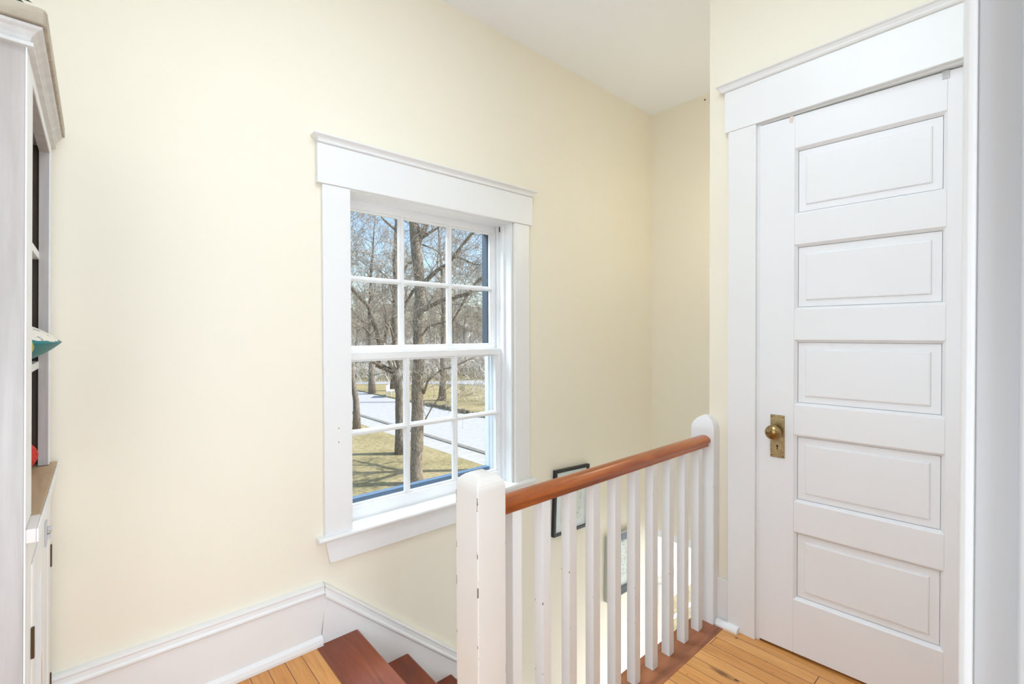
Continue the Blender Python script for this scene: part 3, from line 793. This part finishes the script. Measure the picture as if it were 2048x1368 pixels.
def limb_tree(name, limbs, base, label, seed, bm_):
    rr = random.Random(seed)
    root = empty(name, base); tag(root, label, 'tree')
    tk = MB(); tw = MB()
    for r0, r1, pts in limbs:
        P_ = [Vector(p) for p in pts]
        # subdivide with slight crookedness
        Q = [P_[0]]
        for a, c in zip(P_, P_[1:]):
            L_ = (c-a).length; k = max(1, int(L_/.45))
            for i in range(1, k+1):
                q = a.lerp(c, i/k)
                if i < k: q += Vector((rr.uniform(-.03, .03), rr.uniform(-.03, .03), 0))
                Q.append(q)
        n = len(Q)
        rad = [r0+(r1-r0)*i/(n-1) for i in range(n)]
        if P_[0].z < G+.3: rad[0] *= 1.5; rad[1] *= 1.1
        rad = [x*rr.uniform(.93, 1.07) for x in rad]
        tk.tube(Q, rad, 12 if r0 > .1 else 8)
        for i in range(1, n):
            if Q[i].z < -1.2: continue
            dn = (Q[i]-Q[i-1]).normalized()
            c = 2 if r0 < .12 else 1
            for _ in range(c):
                a = rr.uniform(.6, 1.25)
                nd = (dn*math.cos(a)+perp(dn, rr)*math.sin(a)).normalized()
                branch(tw, Q[i], nd, rr.uniform(.7, 1.7), min(rad[i]*.38, .024), 2, rr, (5, 5), .05, .0052)
        dn = (Q[-1]-Q[-2]).normalized()
        branch(tw, Q[-1], dn, 1.6, r1*.8, 3, rr, (4, 4, 5), .1, .0052)
    off = tuple(base)
    for mb, nm, mm in ((tk, 'trunk', bm_), (tw, 'twigs', 'twig')):
        mb.v = [(x-off[0], y-off[1], z-off[2]) for x, y, z in mb.v]
        mb.build(nm, mm, root, smooth=True)
    return root
TA = [(0.19, 0.15, [(9.19, 17.23, -3.65), (9.17, 17.26, -2.92), (9.17, 17.28, -2.33), (9.16, 17.3, -1.16), (9.1, 17.36, -0.58), (9.04, 17.42, -0.26)]),
      (0.13, 0.05, [(9.04, 17.42, -0.3), (8.52, 17.89, -0.04), (8.5, 17.52, 0.65), (8.25, 17.49, 1.53), (7.92, 17.39, 2.3), (7.37, 17.62, 2.96), (7.09, 17.6, 3.28), (6.56, 17.68, 3.71)]),
      (0.13, 0.06, [(9.04, 17.42, -0.3), (9.19, 17.29, -0.09), (9.13, 17.63, 0.64), (9.22, 17.71, 2.41), (9.24, 17.72, 4.33), (9.31, 17.68, 5.77), (9.37, 17.65, 6.73), (9.43, 17.62, 8.16)]),
      (0.06, 0.02, [(9.22, 17.71, 2.41), (8.91, 17.6, 3.43), (8.46, 17.6, 3.77)]), (0.06, 0.02, [(9.29, 17.7, 5.48), (8.76, 17.77, 5.86), (8.36, 17.6, 6.14)]),
      (0.08, 0.03, [(8.74, 17.7, -0.09), (8.0, 17.55, 0.19), (7.37, 17.31, 0.41)]), (0.05, 0.02, [(8.25, 17.49, 1.55), (7.63, 17.5, 1.77), (7.0, 17.4, 2.51)]),
      (0.05, 0.02, [(9.14, 17.63, 0.98), (9.6, 17.77, 1.81), (9.95, 18.01, 2.89)]),
      (0.07, 0.02, [(8.5, 17.52, .65), (8.8, 17.6, 1.3), (8.75, 17.55, 2.0), (8.5, 17.4, 2.7)]), (0.06, 0.02, [(8.3, 17.5, 1.4), (8.0, 17.4, 1.2), (7.7, 17.4, 1.5), (7.4, 17.3, 1.3)]),
      (0.06, 0.02, [(9.15, 17.64, .9), (8.9, 17.5, 1.5), (8.6, 17.3, 1.7), (8.4, 17.2, 2.3)]), (0.05, 0.02, [(9.2, 17.7, 2.2), (9.6, 17.6, 2.7), (9.9, 17.6, 3.6)])]
TB = [(0.2, 0.15, [(7.67, 13.44, -3.68), (7.73, 13.42, -2.24), (7.74, 13.42, -1.62), (7.75, 13.42, -0.68), (7.8, 13.39, 0.29), (7.78, 13.42, 0.76), (7.79, 13.42, 1.77), (7.84, 13.4, 2.83), (7.81, 13.43, 3.43), (7.76, 13.49, 4.04), (7.73, 13.53, 4.75), (7.71, 13.56, 5.22), (7.67, 13.61, 6.51), (7.64, 13.66, 7.8)]),
      (0.1, 0.05, [(7.78, 13.47, 3.96), (7.88, 13.39, 4.34), (8.01, 13.28, 4.68), (8.09, 13.21, 5.06), (8.27, 13.07, 5.86), (8.38, 12.99, 6.83)]),
      (0.06, 0.02, [(7.91, 13.37, 4.34), (8.15, 13.16, 4.53), (8.32, 13.01, 4.66), (8.48, 12.87, 5.06)]),
      (0.08, 0.03, [(7.87, 13.37, 2.75), (7.86, 13.12, 2.88), (8.06, 12.68, 3.23), (8.23, 12.4, 3.38), (8.29, 12.08, 3.62), (8.41, 11.85, 3.92), (8.51, 11.5, 4.22), (8.65, 11.25, 4.4)]),
      (0.085, 0.04, [(7.87, 13.36, 1.96), (7.96, 13.02, 2.1), (8.16, 12.58, 2.27), (8.35, 12.14, 2.36), (8.56, 11.69, 2.45), (8.57, 11.42, 2.72), (8.7, 11.18, 2.92), (8.85, 10.91, 3.27)]),
      (0.05, 0.02, [(8.53, 11.72, 2.45), (8.39, 11.83, 2.1), (8.24, 12.09, 1.64), (8.21, 12.25, 1.35)]), (0.035, 0.012, [(8.29, 12.08, 3.6), (8.4, 11.71, 3.47), (8.55, 11.45, 3.33), (8.69, 11.19, 3.28)]),
      (0.07, 0.03, [(7.85, 13.39, 2.79), (7.78, 13.72, 2.62), (7.7, 14.05, 2.25), (7.64, 14.35, 1.7)]), (0.06, 0.02, [(7.8, 13.45, 3.58), (7.77, 14.01, 3.57), (7.75, 14.29, 3.29), (7.67, 14.74, 2.73)]),
      (0.045, 0.015, [(7.9, 13.29, -0.69), (7.91, 13.02, -0.24), (8.07, 12.49, 0.11), (8.21, 12.1, 0.2), (8.48, 11.47, 0.49)]), (0.025, 0.01, [(7.86, 13.31, -1.7), (7.88, 12.77, -1.09), (7.95, 12.31, -0.6), (8.03, 11.85, -0.29)]),
      (0.04, 0.012, [(7.86, 13.36, 1.16), (7.9, 12.92, 1.47), (8.04, 12.4, 1.57), (8.0, 11.9, 1.64)]), (0.03, 0.01, [(7.92, 13.35, 4.11), (8.25, 13.32, 4.03), (8.79, 13.25, 3.85), (9.04, 13.29, 3.72)])]
limb_tree('bare_tree', TA, (9.17, 17.26, G), 'forked bare tree with dark trunk on the lawn, left of the nearest trunk', 3, 'bark2')
limb_tree('bare_tree', TB, (7.69, 13.43, G), 'nearest bare tree with ridged bark filling the middle panes', 5, 'bark')

# plain straight woodland trees: a few meshes, many individuals
def wood_tree(seed, h, r, low=.25):
    rr = random.Random(seed); m = MB(); t = MB()
    n = 9; pts = []; rad = []
    x = y = 0
    for i in range(n+1):
        pts.append(Vector((x, y, h*i/n-.1))); rad.append(max(r*(1-.9*i/n), .02)*(1.35 if i == 0 else 1)); x += rr.uniform(-.18, .18); y += rr.uniform(-.18, .18)
    m.tube(pts, rad, 8)
    for i in range(1, n):
        if i/n < low: continue
        for _ in range(4):
            q = pts[i].lerp(pts[i+1], rr.random()); a = rr.uniform(.5, 1.2)
            d = (Vector((0, 0, 1))*math.cos(a)+perp(Vector((0, 0, 1)), rr)*math.sin(a)).normalized()
            branch(t, q, d, h*rr.uniform(.14, .3), rad[i]*.4, 3, rr, (3, 4, 4), .12, .011)
    me = []
    for mb, nm, mm in ((m, 'trunk', 'bark2'), (t, 'twigs', 'twig')):
        me.append((mb, nm, mm))
    return me
def place_tree(parts, loc, rot, sc, label, group=None, name='bare_tree'):
    root = empty(name, loc, (0, 0, rot)); root.scale = (sc, sc, sc); tag(root, label, 'tree', group)
    for me, nm in parts:
        o = bpy.data.objects.new(nm, me); COL.objects.link(o); o.parent = root
protos = []
for sd, h, r, lo in ((21, 15, .26, .3), (22, 13, .2, .25), (23, 12, .15, .2), (24, 14, .18, .35)):
    ps = []
    for mb, nm, mm in wood_tree(sd, h, r, lo):
        o = mb.build(nm, mm, smooth=True); me = o.data; bpy.data.objects.remove(o); ps.append((me, nm))
    protos.append(ps)
place_tree(protos[3], (9.97, 23.35, G), .4, .95, 'slim bare tree at the left edge of the window by the street')
place_tree(protos[0], (16.95, 36.6, G), 1.1, 1.0, 'thick pale bare trunk across the street, left in the lower panes')
place_tree(protos[0], (18.9, 36.9, G), 2.7, .85, 'bare tree across the street behind the white bench')
place_tree(protos[0], (18.72, 28.93, G), 4.1, .95, 'bare tree across the street right of the nearest trunk')
TC = [(.17, .14, [(11.1, 12.6, -3.65), (11.1, 12.6, -2.2), (11.12, 12.62, -.6)]), (.10, .04, [(11.12, 12.62, -.65), (11.6, 13.3, .2), (12.0, 13.9, .9), (12.4, 14.5, 2.0)]),
      (.10, .04, [(11.12, 12.62, -.65), (10.7, 11.8, .1), (10.4, 11.2, .9), (10.1, 10.6, 2.1)]), (.11, .05, [(11.12, 12.62, -.65), (11.0, 12.7, 1.0), (11.2, 12.5, 2.6), (11.1, 12.7, 4.6)]),
      (.06, .02, [(11.6, 13.3, .2), (11.3, 13.9, 1.2), (11.5, 14.3, 2.2)]), (.06, .02, [(10.7, 11.8, .1), (11.2, 11.4, 1.0), (11.3, 10.8, 2.0)])]
limb_tree('bare_tree', TC, (11.1, 12.6, G), 'bare tree by the pavement, its twigs showing at the right edge of the panes', 9, 'bark2')
spots = []
for i in range(400):
    dist = rnd.uniform(44, 105); ang = rnd.uniform(.30, 1.12)   # slope x/y of the direction
    y = dist/math.sqrt(1+ang*ang); x = y*ang
    if x < 19.5: continue
    if any((x-a)**2+(y-b_)**2 < 9 for a, b_ in spots): continue
    if (x-62)**2+(y-88.5)**2 < 64: continue
    # keep clear of the curving lane
    if any((x-a)**2+(y-b_)**2 < 16 for a, b_ in cl): continue
    spots.append((x, y))
    if len(spots) >= 95: break
for i, (x, y) in enumerate(spots):
    place_tree(protos[rnd.choice((1, 2, 2, 3))], (x, y, G), rnd.uniform(0, 6.28), rnd.uniform(.55, .85), 'distant bare grey tree in the woods across the street', 'bare trees in the woods', 'woodland_tree')
# underbrush nobody could count
m_ = MB(); rr = random.Random(77)
for i in range(2000):
    dist = rr.uniform(48, 98); ang = rr.uniform(.36, .98); y = dist/math.sqrt(1+ang*ang); x = y*ang
    if x < 19: continue
    d = Vector((rr.uniform(-.5, .5), rr.uniform(-.5, .5), 1)).normalized()
    branch(m_, Vector((x, y, G)), d, rr.uniform(1.5, 4.5), .03, 1, rr, (6,), .05, .013)
tag(m_.build('underbrush', 'brush'), 'tangle of bare grey brown underbrush among the distant trees', 'brush', None, 'stuff')
m_ = MB()
for i in range(70):
    x = rr.uniform(19.5, 23.5); y = 26.5+rr.uniform(-2.5, 1.2)-(x-19.5)*.2
    d = Vector((rr.uniform(-.35, .35), rr.uniform(-.35, .35), 1)).normalized()
    branch(m_, Vector((x, y, G)), d, rr.uniform(1.0, 2.4), .014, 1, rr, (5,), .05, .007)
tag(m_.build('saplings', 'brush'), 'thin brown saplings in the grass at the right of the lower panes', 'saplings', None, 'stuff')
# stones along the far road edge
sm = MB(); sr = random.Random(5)
rings = []
for i in range(7):
    ph = -PI/2+PI*i/6
    rings.append([(.2*max(math.cos(ph), .05)*math.cos(2*PI*k/10)*sr.uniform(.85, 1.15), .26*max(math.cos(ph), .05)*math.sin(2*PI*k/10)*sr.uniform(.85, 1.15), .13*math.sin(ph)+.09) for k in range(10)])
sm.rings(rings)
s0 = None
for i in range(16):
    y = 29.6-.52*i; x = 17.0+.03*math.sin(i*2.1)
    if s0 is None:
        s0 = sm.build('kerb_stone', 'stone', smooth=True); o = s0
    else:
        o = s0.copy(); COL.objects.link(o)
    o.location = (x, y, G+.0); k = .6+.5*((i*37) % 10)/10; o.scale = (k, k, k); o.rotation_euler = (0, 0, i*1.3)
    tag(o, 'rough grey stone in the row along the far edge of the street', 'stone', 'stones edging the far side of the street')
# small white bench and far white house
be = empty('garden_bench', (17.2, 33.9, G+.02), (0, 0, .9)); tag(be, 'small white garden bench across the street by a tree', 'bench')
MB().box(-.6, .6, -.2, .2, .38, .43).build('seat', 'ext', be, bevel=.005)
MB().box(-.6, .6, .18, .22, .43, .85).build('backrest', 'ext', be, bevel=.005)
for sx in (-.52, .52):
    for sy in (-.17, .17):
        MB().box(sx-.035, sx+.035, sy-.03, sy+.03, 0, .38).build('leg', 'ext', be)
ho = empty('house', (62, 88.5, G), (0, 0, .6)); tag(ho, 'small white house glimpsed through the distant trees', 'house')
MB().box(-3.5, 3.5, -3, 3, 0, 5.6).build('wall', 'ext', ho)
q = MB(); q.prism([(-3.5, 5.6), (3.5, 5.6), (0, 8.2)], 0, -3.9, 3.9); q.build('roof', 'kerb', ho)
MB().box(-1.6, -.6, -3.05, -3, 2.6, 4.2).build('house_window', 'charcoal', ho)
MB().box(.8, 1.8, -3.05, -3, 2.6, 4.2).build('house_window', 'charcoal', ho)

# ------------------------------------------------------------------ light
def area(name, loc, target, size, power, col=(1, 1, 1), sy=None):
    l = bpy.data.lights.new(name, 'AREA'); l.energy = power; l.color = col
    l.shape = 'RECTANGLE' if sy else 'SQUARE'; l.size = size
    if sy: l.size_y = sy
    o = bpy.data.objects.new(name, l); COL.objects.link(o); o.location = loc
    o.rotation_euler = (Vector(target)-Vector(loc)).to_track_quat('-Z', 'Y').to_euler()
    return o
sun = bpy.data.lights.new('sun', 'SUN'); sun.energy = 2.5; sun.angle = math.radians(.6); sun.color = (1, .95, .87)
so = bpy.data.objects.new('sun', sun); COL.objects.link(so)
el = math.radians(38); sd = Vector((.80*math.cos(el), -.60*math.cos(el), math.sin(el)))
so.rotation_euler = sd.to_track_quat('Z', 'Y').to_euler()
wd = bpy.data.worlds.new('sky'); S.world = wd; wd.use_nodes = True
nt = wd.node_tree; bg = nt.nodes['Background']; sky = nt.nodes.new('ShaderNodeTexSky')
sky.sky_type = 'NISHITA'; sky.sun_disc = False; sky.sun_elevation = el; sky.sun_rotation = math.atan2(.8, -.6); sky.air_density = 1.0; sky.dust_density = 1.0; sky.ozone_density = 1.0
nt.links.new(sky.outputs[0], bg.inputs[0]); bg.inputs[1].default_value = .108

# added, unseen fill lights for the landing, the stairwell and from behind the camera
def point_fill(loc, power, rad, col):
    l = bpy.data.lights.new('stair_fill', 'POINT'); l.energy = power; l.shadow_soft_size = rad; l.color = col
    o = bpy.data.objects.new('stair_fill', l); COL.objects.link(o); o.location = loc
area('landing_top_fill', (.70, .60, 2.77), (.70, .60, 0), .9, 4.4, (.74, .87, 1), .7)  # added overhead fill, no such fitting seen
area('landing_door_fill', (.10, .60, 2.62), (1.97, .45, .0), .35, 2.2, (.72, .86, 1))  # added fill aimed at the lower part of the door
area('hall_left_fill', (-.42, .46, .72), (2, .70, .25), .76, 6.4, (.66, .82, 1), 1.2)  # added fill from the left
area('window_daylight', (1.15, 2.95, 3.0), (1.45, 1.1, .25), 1.7, 92, (.74, .87, 1), 1.0)
area('room_front_fill', (.42, -1.0, 1.15), (.40, .9, .95), .8, 13.5, (.75, .87, 1), 1.7)  # added frontal fill behind the camera, not a window
point_fill((2.50, 1.08, 1.95), 1.3, .10, (1, .95, .74))  # added warm fill for the upper stairwell, kept out of sight
point_fill((2.70, 1.42, -1.25), 4.5, .12, (.82, .91, .95))  # added fill below the frame, brightening the stairwell walls
point_fill((3.9, 1.45, -.8), 9, .15, (.80, .89, 1))  # added fill standing in for daylight from the lower hall
area('room_back_fill', (-1.2, -2.9, 1.4), (.3, .2, 1.2), 2.0, 10, (.76, .88, 1), 2.0)  # added weak fill at the far end of the unseen room

# ------------------------------------------------------------------ camera
f_px, yaw, pit, rol, cyp = 943.975, math.radians(48.6226), math.radians(.7045), math.radians(-.1984), 679.27
fw = Vector((math.cos(yaw)*math.cos(pit), math.sin(yaw)*math.cos(pit), -math.sin(pit)))
rt = Vector((math.sin(yaw), -math.cos(yaw), 0)); up = rt.cross(fw)
r2 = rt*math.cos(rol)+up*math.sin(rol); u2 = -rt*math.sin(rol)+up*math.cos(rol)
cam = bpy.data.cameras.new('camera'); co = bpy.data.objects.new('camera', cam); COL.objects.link(co)
mw = Matrix((r2, u2, -fw)).transposed().to_4x4(); mw.translation = (0, 0, 1.22); co.matrix_world = mw
cam.sensor_width = 36; cam.lens = f_px*36/2048; cam.shift_y = -(684-cyp)/2048
cam.clip_start = .02; cam.clip_end = 400
cam.dof.use_dof = True; cam.dof.focus_distance = 2.0; cam.dof.aperture_fstop = 7.0
S.camera = co
S.view_settings.view_transform = 'Standard'; S.view_settings.look = 'None'; S.view_settings.gamma = 1; S.view_settings.use_curve_mapping = False
S.view_settings.exposure = 1.27
S.cycles.max_bounces = 10; S.cycles.diffuse_bounces = 7; S.cycles.transparent_max_bounces = 16
S.cycles.sample_clamp_indirect = 6
S.cycles.use_denoising = True
